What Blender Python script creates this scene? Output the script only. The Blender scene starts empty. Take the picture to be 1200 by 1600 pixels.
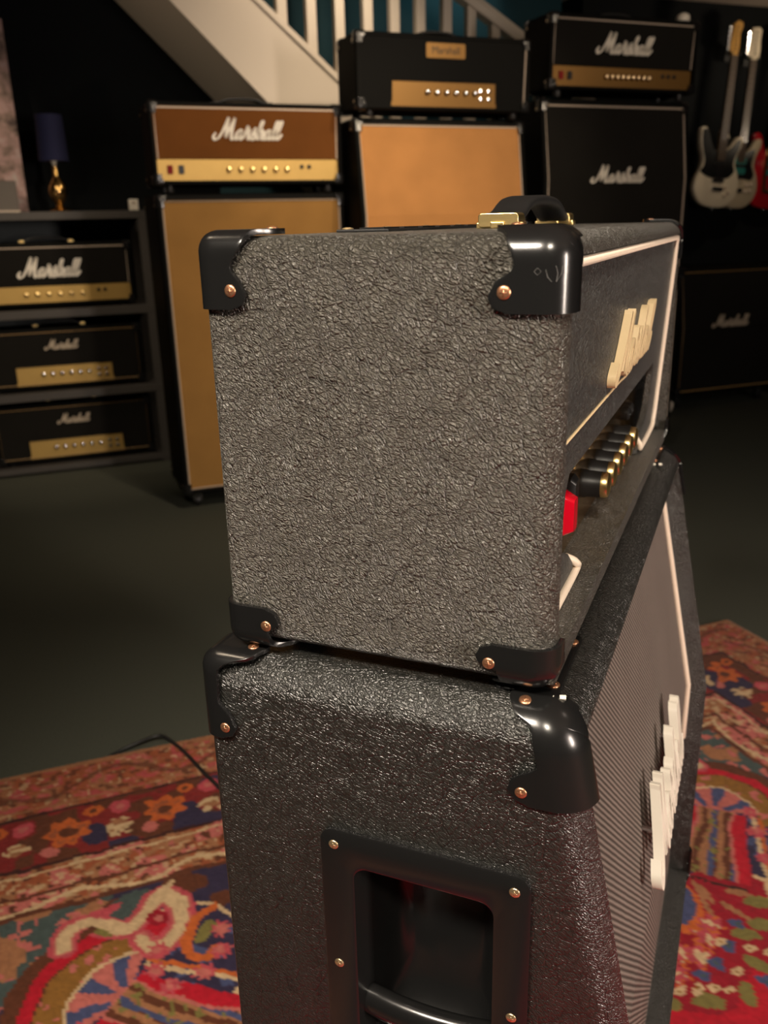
import bpy, bmesh, math, random
import numpy as np
from mathutils import Vector, Matrix

# ------------------------------------------------------------------ camera, world, lights, exposure
scene = bpy.context.scene
COL = scene.collection
PI = math.pi
ZB = 0.835                       # height of the underside of the near amplifier's box
YAW, PITCH, ROLL, FPX = -0.400472558, 0.319363872, -0.024553994, 1357.80
CAM = Vector((0.09435, -0.49857, 0.29132 + ZB))

fw = Vector((math.sin(YAW)*math.cos(PITCH), math.cos(YAW)*math.cos(PITCH), -math.sin(PITCH)))
rt = fw.cross(Vector((0, 0, 1))).normalized()
up = rt.cross(fw)
r2 = rt*math.cos(ROLL) + up*math.sin(ROLL)
u2 = -rt*math.sin(ROLL) + up*math.cos(ROLL)
cd = bpy.data.cameras.new('camera')
cam = bpy.data.objects.new('camera', cd); COL.objects.link(cam)
M4 = Matrix((r2, u2, -fw)).transposed().to_4x4(); M4.translation = CAM
cam.matrix_world = M4
cd.sensor_fit = 'HORIZONTAL'; cd.sensor_width = 36.0
cd.lens = FPX/1200*36.0
cd.clip_start = 0.02; cd.clip_end = 60
cd.dof.use_dof = True; cd.dof.focus_distance = 0.66; cd.dof.aperture_fstop = 11.0
scene.camera = cam

RZ = math.radians(44)            # the room runs at 44 degrees to the near stack
UX, UY = math.cos(RZ), math.sin(RZ)
def room(U, N, z=0.0):           # U along the row of stacks, N out of the back wall
    return Vector((U*UX + N*UY, U*UY - N*UX, z))

world = bpy.data.worlds.new('world'); scene.world = world
world.use_nodes = True
bg = world.node_tree.nodes['Background']
bg.inputs[0].default_value = (0.9, 0.85, 0.8, 1); bg.inputs[1].default_value = 0.004

def area(name, loc, target, size, power, col, spread=180, tall=None):
    l = bpy.data.lights.new(name, 'AREA'); l.shape = 'RECTANGLE' if tall else 'DISK'; l.size = size; l.size_y = tall or size; l.energy = power; l.color = col
    l.spread = math.radians(spread)
    o = bpy.data.objects.new(name, l); COL.objects.link(o); o.location = loc
    o.rotation_euler = (Vector(target) - Vector(loc)).to_track_quat('-Z', 'Y').to_euler()
    return o
def spot(name, loc, target, power, col, angle=60, blend=.6, radius=.05):
    l = bpy.data.lights.new(name, 'SPOT'); l.energy = power; l.color = col
    l.spot_size = math.radians(angle); l.spot_blend = blend; l.shadow_soft_size = radius
    o = bpy.data.objects.new(name, l); COL.objects.link(o); o.location = loc
    o.rotation_euler = (Vector(target) - Vector(loc)).to_track_quat('-Z', 'Y').to_euler()
    return o
WARM = (1.0, 0.80, 0.58)
# ceiling lamps behind and beside the photographer
spot('ceiling_lamp_second', (0.45, -1.2, 2.25), (0.05, 0.1, 0.9), 120, (1.0, .88, .71), 70, .8, .12)
spot('ceiling_lamp_behind', (-0.48, -1.15, 2.25), (-0.05, 0.05, 0.9), 230, (1.0, .87, .72), 70, .8, .14)
area('bright_doorway_behind', (-0.60, -2.20, 1.50), (-0.1, 0.0, 1.0), .45, 135, (1.0, .87, .71), 120, 1.2)
area('standing_lamp_right', (2.7, -0.55, 1.25), (0.1, 0.3, 0.85), .25, 48, (1.0, .84, .72), 150, .9)
# ceiling lamps over the open floor, aimed at the row of stacks
spot('ceiling_lamp_row_one', room(0.75, -1.55, 2.25), room(0.6, -3.1, .85), 80, WARM, 76, .8, .06)
spot('ceiling_lamp_row_two', room(1.55, -1.45, 2.25), room(1.35, -3.0, 1.25), 62, WARM, 55, .8, .06)
spot('ceiling_lamp_row_three', room(2.6, -1.4, 2.25), room(2.3, -3.0, 1.5), 16, WARM, 60, .8, .06)
spot('ceiling_lamp_shelf', room(-0.7, -2.3, 2.25), room(-0.2, -4.05, .6), 66, WARM, 46, .8, .05)
spot('ceiling_lamp_picture', room(-0.95, -3.3, 2.25), room(-.62, -4.3, 1.65), 36, WARM, 38, .6, .05)
spot('ceiling_lamp_guitars', room(3.7, -3.1, 2.22), room(3.85, -4.1, 1.45), 14, WARM, 75, .8, .05)
spot('ceiling_lamp_rug', (1.25, 0.75, 2.22), (0.85, 0.95, 0), 95, (1.0, .82, .68), 85, .9, .08)
spot('ceiling_lamp_rug_back', (-1.1, -0.1, 2.22), (-0.9, 0.35, 0), 19, WARM, 85, .9, .08)
spot('stair_lamp', room(1.2, -3.2, 2.28), room(1.0, -3.75, 1.85), 19, WARM, 120, .8, .06)
spot('soffit_fill_left', room(-1.2, -2.9, .9), room(.45, -4.1, 1.95), 20, WARM, 40, .9, .08)  # unseen lamp added to brighten the stair soffit
spot('ceiling_fill_right', room(4.7, -3.2, 1.6), room(3.7, -3.8, 2.32), 40, WARM, 80, .9, .08)  # unseen upward spot, added to lift the ceiling at right
spot('teal_lamp', room(2.2, -4.2, 2.7), room(1.9, -4.45, 1.9), 6, (.35, .9, 1.0), 100, .9, .05)

scene.view_settings.view_transform = 'Standard'
scene.view_settings.look = 'None'
scene.view_settings.exposure = 0.0
scene.view_settings.gamma = 1.0
scene.view_settings.use_curve_mapping = False

# ------------------------------------------------------------------ materials
def newmat(name):
    m = bpy.data.materials.new(name); m.use_nodes = True
    return m, m.node_tree.nodes, m.node_tree.links, m.node_tree.nodes['Principled BSDF']
def plain(name, col, rough=.5, metal=0.0, spec=.5, noise=0.0, nscale=60, bump=0.0, coat=0.0):
    m, N, L, b = newmat(name)
    b.inputs['Base Color'].default_value = (*col, 1); b.inputs['Roughness'].default_value = rough
    b.inputs['Metallic'].default_value = metal; b.inputs['Specular IOR Level'].default_value = spec
    b.inputs['Coat Weight'].default_value = coat; b.inputs['Coat Roughness'].default_value = .12
    if noise or bump:
        tc = N.new('ShaderNodeTexCoord'); nz = N.new('ShaderNodeTexNoise'); nz.inputs['Scale'].default_value = nscale
        nz.inputs['Detail'].default_value = 4
        L.new(tc.outputs['Object'], nz.inputs['Vector'])
        if noise:
            mx = N.new('ShaderNodeMix'); mx.data_type = 'RGBA'
            mx.inputs[6].default_value = (*[c*(1-noise) for c in col], 1)
            mx.inputs[7].default_value = (*[min(1, c*(1+noise)) for c in col], 1)
            L.new(nz.outputs['Fac'], mx.inputs[0]); L.new(mx.outputs[2], b.inputs['Base Color'])
        if bump:
            bp = N.new('ShaderNodeBump'); bp.inputs['Strength'].default_value = bump; bp.inputs['Distance'].default_value = .002
            L.new(nz.outputs['Fac'], bp.inputs['Height']); L.new(bp.outputs['Normal'], b.inputs['Normal'])
    return m
def tolex(name, col, cell, stretch, strength, rough, warp=.012, dist=.0012, spec=.5, slope=-32):
    """wrinkled vinyl: warped cell cracks, long creases and fine grain as relief"""
    m, N, L, b = newmat(name)
    b.inputs['Base Color'].default_value = (*col, 1); b.inputs['Roughness'].default_value = rough
    b.inputs['Specular IOR Level'].default_value = spec
    tc = N.new('ShaderNodeTexCoord')
    n1 = N.new('ShaderNodeTexNoise'); n1.inputs['Scale'].default_value = 38; n1.inputs['Detail'].default_value = 3
    L.new(tc.outputs['Object'], n1.inputs['Vector'])
    sub = N.new('ShaderNodeVectorMath'); sub.operation = 'SUBTRACT'; sub.inputs[1].default_value = (.5, .5, .5)
    L.new(n1.outputs['Color'], sub.inputs[0])
    sc = N.new('ShaderNodeVectorMath'); sc.operation = 'SCALE'; sc.inputs['Scale'].default_value = warp
    L.new(sub.outputs[0], sc.inputs[0])
    add = N.new('ShaderNodeVectorMath'); add.operation = 'ADD'
    L.new(tc.outputs['Object'], add.inputs[0]); L.new(sc.outputs[0], add.inputs[1])
    mr0 = N.new('ShaderNodeMapping'); mr0.inputs['Rotation'].default_value = (math.radians(slope), 0, 0)
    L.new(add.outputs[0], mr0.inputs['Vector'])
    mp = N.new('ShaderNodeMapping'); mp.inputs['Scale'].default_value = stretch
    L.new(mr0.outputs[0], mp.inputs['Vector'])
    def cells(vec, scale, edge, top):
        v = N.new('ShaderNodeTexVoronoi'); v.feature = 'DISTANCE_TO_EDGE'; v.inputs['Scale'].default_value = scale
        L.new(vec, v.inputs['Vector'])
        r = N.new('ShaderNodeMapRange'); r.interpolation_type = 'SMOOTHSTEP'; r.inputs['From Max'].default_value = edge; r.inputs['To Max'].default_value = top
        L.new(v.outputs['Distance'], r.inputs['Value']); return r.outputs[0]
    def addn(a_, b_):
        n_ = N.new('ShaderNodeMath'); n_.operation = 'ADD'; L.new(a_, n_.inputs[0]); L.new(b_, n_.inputs[1]); return n_.outputs[0]
    n2 = N.new('ShaderNodeTexNoise'); n2.inputs['Scale'].default_value = 2.6/cell; n2.inputs['Detail'].default_value = 2
    L.new(mp.outputs[0], n2.inputs['Vector'])
    a1 = N.new('ShaderNodeMath'); a1.operation = 'MULTIPLY'; a1.inputs[1].default_value = .9
    L.new(n2.outputs['Fac'], a1.inputs[0])
    hgt = addn(addn(cells(mp.outputs[0], 1/cell, .17, .75), cells(mp.outputs[0], 2.1/cell, .3, .38)), addn(a1.outputs[0], cells(add.outputs[0], .13/cell, .035, .55)))
    bp = N.new('ShaderNodeBump'); bp.inputs['Strength'].default_value = strength; bp.inputs['Distance'].default_value = dist
    L.new(hgt, bp.inputs['Height'])
    cm = N.new('ShaderNodeMapRange'); cm.inputs['From Min'].default_value = .7; cm.inputs['From Max'].default_value = 2.1
    L.new(hgt, cm.inputs['Value'])
    mx = N.new('ShaderNodeMix'); mx.data_type = 'RGBA'
    mx.inputs[6].default_value = (*[c*.35 for c in col], 1); mx.inputs[7].default_value = (*[c*1.25 for c in col], 1)  # cracks darkened and crests lightened in the colour to deepen the relief's shading
    L.new(cm.outputs[0], mx.inputs[0]); L.new(mx.outputs[2], b.inputs['Base Color']); L.new(bp.outputs['Normal'], b.inputs['Normal'])
    return m
def weave(name, c1, c2, period, rough=.85, angle=45, bump=.4, rib=False):
    """woven cloth: diagonal ribs crossed by a fine thread"""
    m, N, L, b = newmat(name)
    b.inputs['Roughness'].default_value = rough; b.inputs['Specular IOR Level'].default_value = .12
    tc = N.new('ShaderNodeTexCoord'); mp = N.new('ShaderNodeMapping')
    mp.inputs['Rotation'].default_value = (0, math.radians(angle), 0)
    L.new(tc.outputs['Object'], mp.inputs['Vector'])
    w = N.new('ShaderNodeTexWave'); w.wave_type = 'BANDS'; w.bands_direction = 'X'
    w.inputs['Scale'].default_value = PI/10/period*.5*2; w.inputs['Distortion'].default_value = .4; w.inputs['Detail'].default_value = 1
    L.new(mp.outputs[0], w.inputs['Vector'])
    w2 = N.new('ShaderNodeTexWave'); w2.wave_type = 'BANDS'; w2.bands_direction = 'Z'
    w2.inputs['Scale'].default_value = PI/10/period*(1.0 if not rib else 3.0); w2.inputs['Distortion'].default_value = .4
    L.new(mp.outputs[0], w2.inputs['Vector'])
    mx = N.new('ShaderNodeMath'); mx.operation = 'MULTIPLY_ADD'; mx.inputs[1].default_value = .35 if rib else 1.0
    L.new(w2.outputs['Fac'], mx.inputs[0]); L.new(w.outputs['Fac'], mx.inputs[2])
    nz = N.new('ShaderNodeTexNoise'); nz.inputs['Scale'].default_value = 7; nz.inputs['Detail'].default_value = 4
    L.new(tc.outputs['Object'], nz.inputs['Vector'])
    ml = N.new('ShaderNodeMath'); ml.operation = 'MULTIPLY'; ml.inputs[1].default_value = .75 if rib else .5
    L.new(mx.outputs[0], ml.inputs[0])
    mc = N.new('ShaderNodeMix'); mc.data_type = 'RGBA'
    mc.inputs[6].default_value = (*c1, 1); mc.inputs[7].default_value = (*c2, 1)
    L.new(ml.outputs[0], mc.inputs[0])
    m2 = N.new('ShaderNodeMix'); m2.data_type = 'RGBA'; m2.blend_type = 'MULTIPLY'; m2.inputs[0].default_value = .35
    L.new(mc.outputs[2], m2.inputs[6]); L.new(nz.outputs['Fac'], m2.inputs[7])
    L.new(m2.outputs[2], b.inputs['Base Color'])
    bp = N.new('ShaderNodeBump'); bp.inputs['Strength'].default_value = bump; bp.inputs['Distance'].default_value = .0012
    L.new(mx.outputs[0], bp.inputs['Height']); L.new(bp.outputs['Normal'], b.inputs['Normal'])
    return m

MT = {}
MT['tolex_head'] = tolex('black_wrinkled_vinyl_coarse', (.072, .066, .053), .0028, (1, .5, 1.0), 1.0, .33, .011, .0017, 1.0)
MT['tolex_cab'] = tolex('black_wrinkled_vinyl_fine', (.016, .016, .014), .0026, (1, .45, 1.0), .62, .29, .006, .0009, .95)
MT['vinyl_front'] = tolex('black_smooth_vinyl', (.050, .052, .050), .0022, (1, 1, .3), 1.0, .40, .006, .0020, .8, 0)
MT['tolex_far'] = plain('black_vinyl', (.005, .005, .0045), .6, bump=.04, nscale=300, spec=.06)
MT['plastic'] = plain('black_moulded_plastic', (.008, .008, .008), .22, spec=.55, bump=.03, nscale=90)
MT['plastic_dull'] = plain('black_plastic_matt', (.012, .012, .012), .45)
MT['copper'] = plain('copper_screw', (.72, .36, .2), .32, .9)
MT['brass'] = plain('brass_screw', (.8, .6, .35), .28, .9)
MT['cream'] = plain('cream_piping', (.78, .66, .53), .5, noise=.06)
MT['piping_dim'] = plain('aged_piping', (.52, .43, .34), .55)
MT['piping_gold'] = plain('gold_piping', (.36, .22, .08), .5)
MT['logo_cream'] = plain('aged_cream_plastic', (.80, .62, .36), .42)
MT['logo_white'] = plain('white_plastic', (.82, .77, .66), .42)
MT['logo_grey'] = plain('dulled_script_plastic', (.5, .42, .32), .45)
MT['gold'] = plain('brushed_gold_plate', (.50, .33, .10), .5, .55, noise=.08, nscale=30)
MT['gold_mirror'] = plain('polished_dark_gold', (.55, .34, .12), .2, 1.0)
MT['gold_dark'] = plain('dark_gold_plate', (.22, .115, .028), .45, .6)  # darker base colour than the brushed gold plate
MT['gold_bright'] = plain('polished_gold', (.95, .72, .32), .28, 1.0)
MT['red'] = plain('red_rocker_plastic', (.65, .004, .02), .15, coat=.6)
MT['dark_red'] = plain('dark_red_rocker', (.2, .01, .01), .6, spec=.15)
MT['scuff'] = plain('pale_scratch', (.11, .105, .10), .6)
MT['black'] = plain('black_switch', (.01, .01, .01), .4, spec=.3)
MT['chrome'] = plain('chrome', (.7, .7, .72), .18, 1.0)
MT['cloth_pepper'] = weave('grey_ribbed_grille_cloth', (.030, .024, .021), (.30, .25, .22), .0051, .8, 45, .7, True)
MT['cloth_black'] = weave('black_grille_cloth', (.006, .006, .005), (.018, .016, .013), .006)
MT['cloth_brown'] = weave('golden_brown_grille_cloth', (.28, .14, .032), (.44, .24, .075), .006)
MT['cloth_rust'] = weave('dark_brown_grille_cloth', (.13, .045, .010), (.23, .085, .018), .006)
MT['cloth_tan'] = weave('tan_basket_grille_cloth', (.46, .20, .055), (.66, .33, .12), .006)
MT['white_paint'] = plain('off_white_paint', (.66, .58, .48), .6, bump=.05, nscale=40)
MT['shelf_metal'] = plain('charcoal_shelf_board', (.05, .045, .04), .6, noise=.2)
MT['shelf_back'] = plain('slate_wall_stand_in', (.055, .065, .07), .7)

# ------------------------------------------------------------------ mesh helpers
class MB:
    def __init__(s): s.v = []; s.f = []
    def add(s, vs, fs):
        o = len(s.v); s.v += [tuple(v) for v in vs]; s.f += [tuple(i+o for i in f) for f in fs]; return s
    def box(s, x0, x1, y0, y1, z0, z1):
        return s.add([(x0,y0,z0),(x1,y0,z0),(x1,y1,z0),(x0,y1,z0),(x0,y0,z1),(x1,y0,z1),(x1,y1,z1),(x0,y1,z1)],
                     [(3,2,1,0),(4,5,6,7),(0,1,5,4),(1,2,6,5),(2,3,7,6),(3,0,4,7)])
    def loft(s, rings, cap0=True, cap1=True, closed=True):
        n = len(rings[0]); vs = [p for r in rings for p in r]; fs = []
        for i in range(len(rings)-1):
            for j in range(n if closed else n-1):
                k = (j+1) % n
                fs.append((i*n+j, i*n+k, (i+1)*n+k, (i+1)*n+j))
        if cap0: fs.append(tuple(range(n-1, -1, -1)))
        if cap1: fs.append(tuple((len(rings)-1)*n + j for j in range(n)))
        return s.add(vs, fs)
    def tube(s, pts, r, n=8, closed=False):
        P = [Vector(p) for p in pts]; rings = []; m = len(P)
        ref = None
        for i, p in enumerate(P):
            if closed: d = P[(i+1) % m] - P[i-1]
            else: d = P[min(i+1, m-1)] - P[max(i-1, 0)]
            d.normalize()
            if ref is None:
                a = Vector((0,0,1)) if abs(d.z) < .9 else Vector((1,0,0))
                ref = d.cross(a).normalized()
            ref = (ref - d*ref.dot(d))
            if ref.length < 1e-6: ref = d.orthogonal()
            ref.normalize(); b = d.cross(ref)
            rr = r[i] if isinstance(r, (list, tuple)) else r
            rings.append([p + (ref*math.cos(2*PI*k/n) + b*math.sin(2*PI*k/n))*rr for k in range(n)])
        if closed: rings.append(rings[0])
        return s.loft(rings, not closed, not closed)
    def lathe(s, prof, origin, axis, n=20):
        ax = Vector(axis).normalized(); a = ax.orthogonal().normalized(); b = ax.cross(a); o = Vector(origin)
        rings = [[o + ax*h + (a*math.cos(2*PI*k/n) + b*math.sin(2*PI*k/n))*max(r, 1e-5) for k in range(n)] for r, h in prof]
        return s.loft(rings)
    def prism(s, poly, axis, a0, a1):
        """poly of 2D points extruded along axis ('x': (y,z), 'y': (x,z), 'z': (x,y))"""
        f = {'x': lambda p, t: (t, p[0], p[1]), 'y': lambda p, t: (p[0], t, p[1]), 'z': lambda p, t: (p[0], p[1], t)}[axis]
        return s.loft([[f(p, a0) for p in poly], [f(p, a1) for p in poly]])
    def mesh(s, name):
        me = bpy.data.meshes.new(name); me.from_pydata(s.v, [], s.f); me.update()
        bm = bmesh.new(); bm.from_mesh(me); bmesh.ops.recalc_face_normals(bm, faces=bm.faces); bm.to_mesh(me); bm.free()
        return me
    def build(s, name, mat, parent=None, smooth=35, bevel=0, seg=2, loc=None, rz=None):
        return link(name, s.mesh(name), mat, parent, smooth, bevel, seg, loc, rz)
def link(name, me, mat, parent=None, smooth=35, bevel=0, seg=2, loc=None, rz=None):
    o = bpy.data.objects.new(name, me); COL.objects.link(o)
    if mat is not None and not me.materials: me.materials.append(MT[mat] if isinstance(mat, str) else mat)
    if parent: o.parent = parent
    if loc is not None: o.location = loc
    if rz is not None: o.rotation_euler = (0, 0, rz)
    if smooth:
        me.polygons.foreach_set('use_smooth', [True]*len(me.polygons))
        me.set_sharp_from_angle(angle=math.radians(smooth))
    if bevel:
        b = o.modifiers.new('bevel', 'BEVEL'); b.width = bevel; b.segments = seg; b.limit_method = 'ANGLE'; b.angle_limit = math.radians(40)
        b.harden_normals = True
    return o
def tag(o, label=None, cat=None, group=None, kind=None):
    if label: o['label'] = label
    if cat: o['category'] = cat
    if group: o['group'] = group
    if kind: o['kind'] = kind
    return o
def empty(name, loc, rz=0):
    o = bpy.data.objects.new(name, None); COL.objects.link(o); o.location = loc; o.rotation_euler = (0, 0, rz)
    o.empty_display_size = .05
    return o
def copy_part(o, parent, loc=None, rot=None):
    c = o.copy(); COL.objects.link(c); c.parent = parent
    if loc is not None: c.location = loc
    if rot is not None: c.rotation_euler = rot
    return c
def boolean(me, cutters):
    """subtract closed cutter meshes from a mesh and return the result"""
    o = bpy.data.objects.new('tmp', me); COL.objects.link(o); tmp = [o]
    for c in cutters:
        co = bpy.data.objects.new('tmpc', c); COL.objects.link(co); tmp.append(co)
        md = o.modifiers.new('b', 'BOOLEAN'); md.operation = 'DIFFERENCE'; md.object = co; md.solver = 'EXACT'
    dg = bpy.context.evaluated_depsgraph_get()
    res = bpy.data.meshes.new_from_object(o.evaluated_get(dg))
    for t in tmp: bpy.data.objects.remove(t)
    return res
def rounded_prism(profile, x0, x1, r_big, r_back, D, seg=6, crisp=None):
    """profile in (y,z) extruded over x; edges rounded, those on the back plane y=D less"""
    me = MB().prism(profile, 'x', x0, x1).mesh('body')
    bm = bmesh.new(); bm.from_mesh(me)
    def back(e): return all(abs(v.co.y - D) < 1e-5 for v in e.verts)
    def lip(e): return crisp is not None and all(abs(v.co.y) < 1e-5 and abs(v.co.z-crisp) < 1e-5 for v in e.verts)
    big = [e for e in bm.edges if not back(e) and not lip(e) and e.calc_face_angle(0) > .5]
    bmesh.ops.bevel(bm, geom=big, offset=r_big, segments=seg, profile=.5, affect='EDGES', clamp_overlap=True)
    sm = [e for e in bm.edges if back(e) and e.calc_face_angle(0) > .5]
    if r_back: bmesh.ops.bevel(bm, geom=sm, offset=r_back, segments=3, profile=.5, affect='EDGES', clamp_overlap=True)
    bm.to_mesh(me); bm.free()
    return me
def weighted(o):
    w = o.modifiers.new('normals', 'WEIGHTED_NORMAL'); w.keep_sharp = True; w.weight = 80
    return o
def catmull(pts, n=6, closed=False):
    P = [Vector(p) for p in pts]; out = []; m = len(P)
    rng = range(m) if closed else range(m-1)
    for i in rng:
        p0 = P[(i-1) % m] if closed or i > 0 else P[0]
        p1 = P[i]; p2 = P[(i+1) % m]
        p3 = P[(i+2) % m] if closed or i+2 < m else P[-1]
        for k in range(n):
            t = k/n
            out.append(.5*((2*p1) + (p2-p0)*t + (2*p0-5*p1+4*p2-p3)*t*t + (3*p1-p0-3*p2+p3)*t**3))
    if not closed: out.append(P[-1])
    return out
def rrect(x0, x1, z0, z1, r, n=6):
    out = []
    for cx, cz, a0 in ((x1-r, z1-r, 0), (x0+r, z1-r, 90), (x0+r, z0+r, 180), (x1-r, z0+r, 270)):
        for k in range(n+1):
            a = math.radians(a0 + 90*k/n); out.append((cx + r*math.cos(a), cz + r*math.sin(a)))
    return out

# ------------------------------------------------------------------ script lettering
STROKES = [
 [(-1.02,.62),(-1.24,.30),(-1.02,.0),(-.55,.08),(-.12,.75),(.20,1.65),(.40,2.28)],
 [(.40,2.28),(.44,1.2),(.50,.22)], [(.50,.22),(.90,1.25),(1.26,2.24)],
 [(1.26,2.24),(1.22,1.0),(1.30,.2),(1.54,.0),(1.88,.30)],
 [(2.58,.80),(2.36,1.0),(2.04,.78),(1.92,.34),(2.08,.0),(2.36,.18),(2.60,.74)],
 [(2.64,1.0),(2.58,.4),(2.68,.02),(2.92,.10),(3.12,.42)],
 [(3.12,.42),(3.30,1.0),(3.36,1.42),(3.48,1.08),(3.74,1.02)], [(3.74,1.02),(3.66,.5),(3.72,.05),(3.92,.06),(4.12,.38)],
 [(4.12,.38),(4.34,.85),(4.46,1.22),(4.56,.72),(4.62,.30),(4.42,-.02),(4.14,.10)], [(4.42,-.02),(4.80,.08),(5.02,.5)],
 [(5.02,.5),(5.26,1.3),(5.40,1.85),(5.24,1.95),(5.14,1.5),(5.10,.8),(5.10,.0)],
 [(5.10,.45),(5.38,1.0),(5.64,.84),(5.60,.3),(5.74,.0),(6.0,.3)],
 [(6.66,.80),(6.44,1.0),(6.12,.78),(6.0,.34),(6.16,.0),(6.44,.18),(6.68,.74)],
 [(6.72,1.0),(6.66,.4),(6.76,.02),(7.0,.10),(7.18,.4)],
 [(7.18,.4),(7.46,1.3),(7.56,1.86),(7.40,1.94),(7.28,1.35),(7.22,.5),(7.36,.02),(7.6,.12),(7.76,.4)],
 [(7.76,.4),(8.04,1.3),(8.14,1.86),(7.98,1.94),(7.86,1.35),(7.80,.5),(7.94,.02),(8.2,.15),(8.42,.55)]]
def script_mesh(width, height, depth, weight=1.0, n=5):
    """slanted brush script word, raised letters; spans x -w/2..w/2, z 0..height, y 0..-depth"""
    mb = MB(); sx = width/10.15; sz = height/2.25; sl = .30
    def tr(p): return Vector((((p.x + sl*p.y*1.1) - 3.92)*sx, p.y*sz))
    nib = Vector((math.cos(math.radians(28)), math.sin(math.radians(28))))
    for st in STROKES:
        P = [tr(p) for p in catmull([(a, b, 0) for a, b in st], n)]
        L = []; R = []
        for i, p in enumerate(P):
            d = P[min(i+1, len(P)-1)] - P[max(i-1, 0)]
            if d.length < 1e-9: d = Vector((1, 0))
            d.normalize(); q = Vector((-d.y, d.x))
            w = (.034 + .052*abs(q.dot(nib)))*height*weight
            L.append(p + q*w); R.append(p - q*w)
        d0 = (P[0]-P[1]).normalized()*height*.05; d1 = (P[-1]-P[-2]).normalized()*height*.05
        L[0] += d0*.6; R[0] += d0*.6; L[-1] += d1*.6; R[-1] += d1*.6
        m = len(P); vs = []; fs = []
        for y in (0.0, -depth):
            vs += [(p.x, y, p.y) for p in L] + [(p.x, y, p.y) for p in R]
        for i in range(m-1):
            fs += [(i, i+1, m+i+1, m+i), (2*m+i, 3*m+i, 3*m+i+1, 2*m+i+1),
                   (i, 2*m+i, 2*m+i+1, i+1), (m+i, m+i+1, 3*m+i+1, 3*m+i)]
        fs += [(0, m, 3*m, 2*m), (m-1, 3*m-1, 4*m-1, 2*m-1)]
        mb.add(vs, fs)
    return mb

# ------------------------------------------------------------------ corner protector
def cosi(keys, s):
    if s <= keys[0][0]: return keys[0][1]
    for (a, va), (b, vb) in zip(keys, keys[1:]):
        if s <= b:
            t = (s-a)/(b-a); t = t*t*(3-2*t); return va + (vb-va)*t
    return keys[-1][1]
def corner_map(s, t, r, T, off):
    if t >= 0: p = (0, t, -s) if s < 0 else (s, t, 0)
    else:
        p = (-t*min(1, -s/T), 0, -s) if s < 0 else (s, 0, -t*min(1, s/T))
    q = [max(c, r) for c in p]
    v = [a-b for a, b in zip(p, q)]
    l = math.sqrt(sum(c*c for c in v)) or 1e-9
    nrm = [c/l for c in v]
    return [a + c*(r+off) for a, c in zip(q, nrm)], nrm
def screw_mesh(r=.0042, h=.0022):
    mb = MB().lathe([(r, 0), (r*.97, h*.45), (r*.75, h*.8), (r*.4, h*.97), (0.0, h)], (0, 0, 0), (0, 0, 1), 16)
    for a in (0, PI/2):
        c, s_ = math.cos(a), math.sin(a)
        mb.add([(x*c*r*.5 - y*s_*r*.09, x*s_*r*.5 + y*c*r*.09, z) for x, y, z in
                [(-1,-1,h*.9),(1,-1,h*.9),(1,1,h*.9),(-1,1,h*.9),(-1,-1,h*1.04),(1,-1,h*1.04),(1,1,h*1.04),(-1,1,h*1.04)]],
               [(3,2,1,0),(4,5,6,7),(0,1,5,4),(1,2,6,5),(2,3,7,6),(3,0,4,7)])
    return mb.mesh('screw')
SCREW = {}
def put_screw(parent, pos, nrm, mat='copper', r=.0042):
    k = (mat, r)
    if k not in SCREW:
        SCREW[k] = screw_mesh(r, r*.32); SCREW[k].materials.append(MT[mat])
        SCREW[k].polygons.foreach_set('use_smooth', [True]*len(SCREW[k].polygons))
    o = bpy.data.objects.new('screw', SCREW[k]); COL.objects.link(o); o.parent = parent; o.location = pos
    q = Vector(nrm).to_track_quat('Z', 'Y'); o.rotation_euler = q.to_euler()
    return o
def protector(parent, corner, sign, r, keys, screws, T=.03, off=.0018, shear=0.0, mat='plastic', ns=40, nt=22, smat='copper', sr=.0042):
    """moulded cap over one corner; sign gives the outward direction on each axis"""
    c = Vector(corner)
    def place(p): return Vector((c.x - sign[0]*p[0], c.y - sign[1]*p[1] + shear*p[2], c.z - sign[2]*p[2]))
    s0, s1 = keys[0][0], keys[-1][0]
    # denser rows near the two rounded ends
    S = [s0 + (s1-s0)*(.5-.5*math.cos(PI*i/ns)) for i in range(ns+1)]
    rings = []
    for s in S:
        A = cosi(keys, s); row = []
        for j in range(nt+1):
            Ts = T if s < T else T*max(.15, 1-(s-T)/(.35*T)*.85)
            t = -Ts + (A+Ts)*j/nt
            row.append(place(corner_map(s, t, r, T, off)[0]))
        rings.append(row)
    mb = MB().loft(rings, False, False, False)
    me = mb.mesh('corner_protector')
    # face outwards
    nrm = Vector(sign); tot = sum((p.normal.dot(nrm)*p.area for p in me.polygons))
    if tot < 0: me.flip_normals()
    o = link('corner_protector', me, mat, parent, 60)
    sd = o.modifiers.new('thick', 'SOLIDIFY'); sd.thickness = .0036; sd.offset = -.2
    bv = o.modifiers.new('edge', 'BEVEL'); bv.width = .0007; bv.segments = 2; bv.angle_limit = math.radians(50)
    for s, t in screws:
        p, nn = corner_map(s, t, r, T, off + .0013)
        put_screw(o, place(p), Vector((-nn[0]*sign[0], -nn[1]*sign[1], -nn[2]*sign[2])), smat, sr)
    return o

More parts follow.
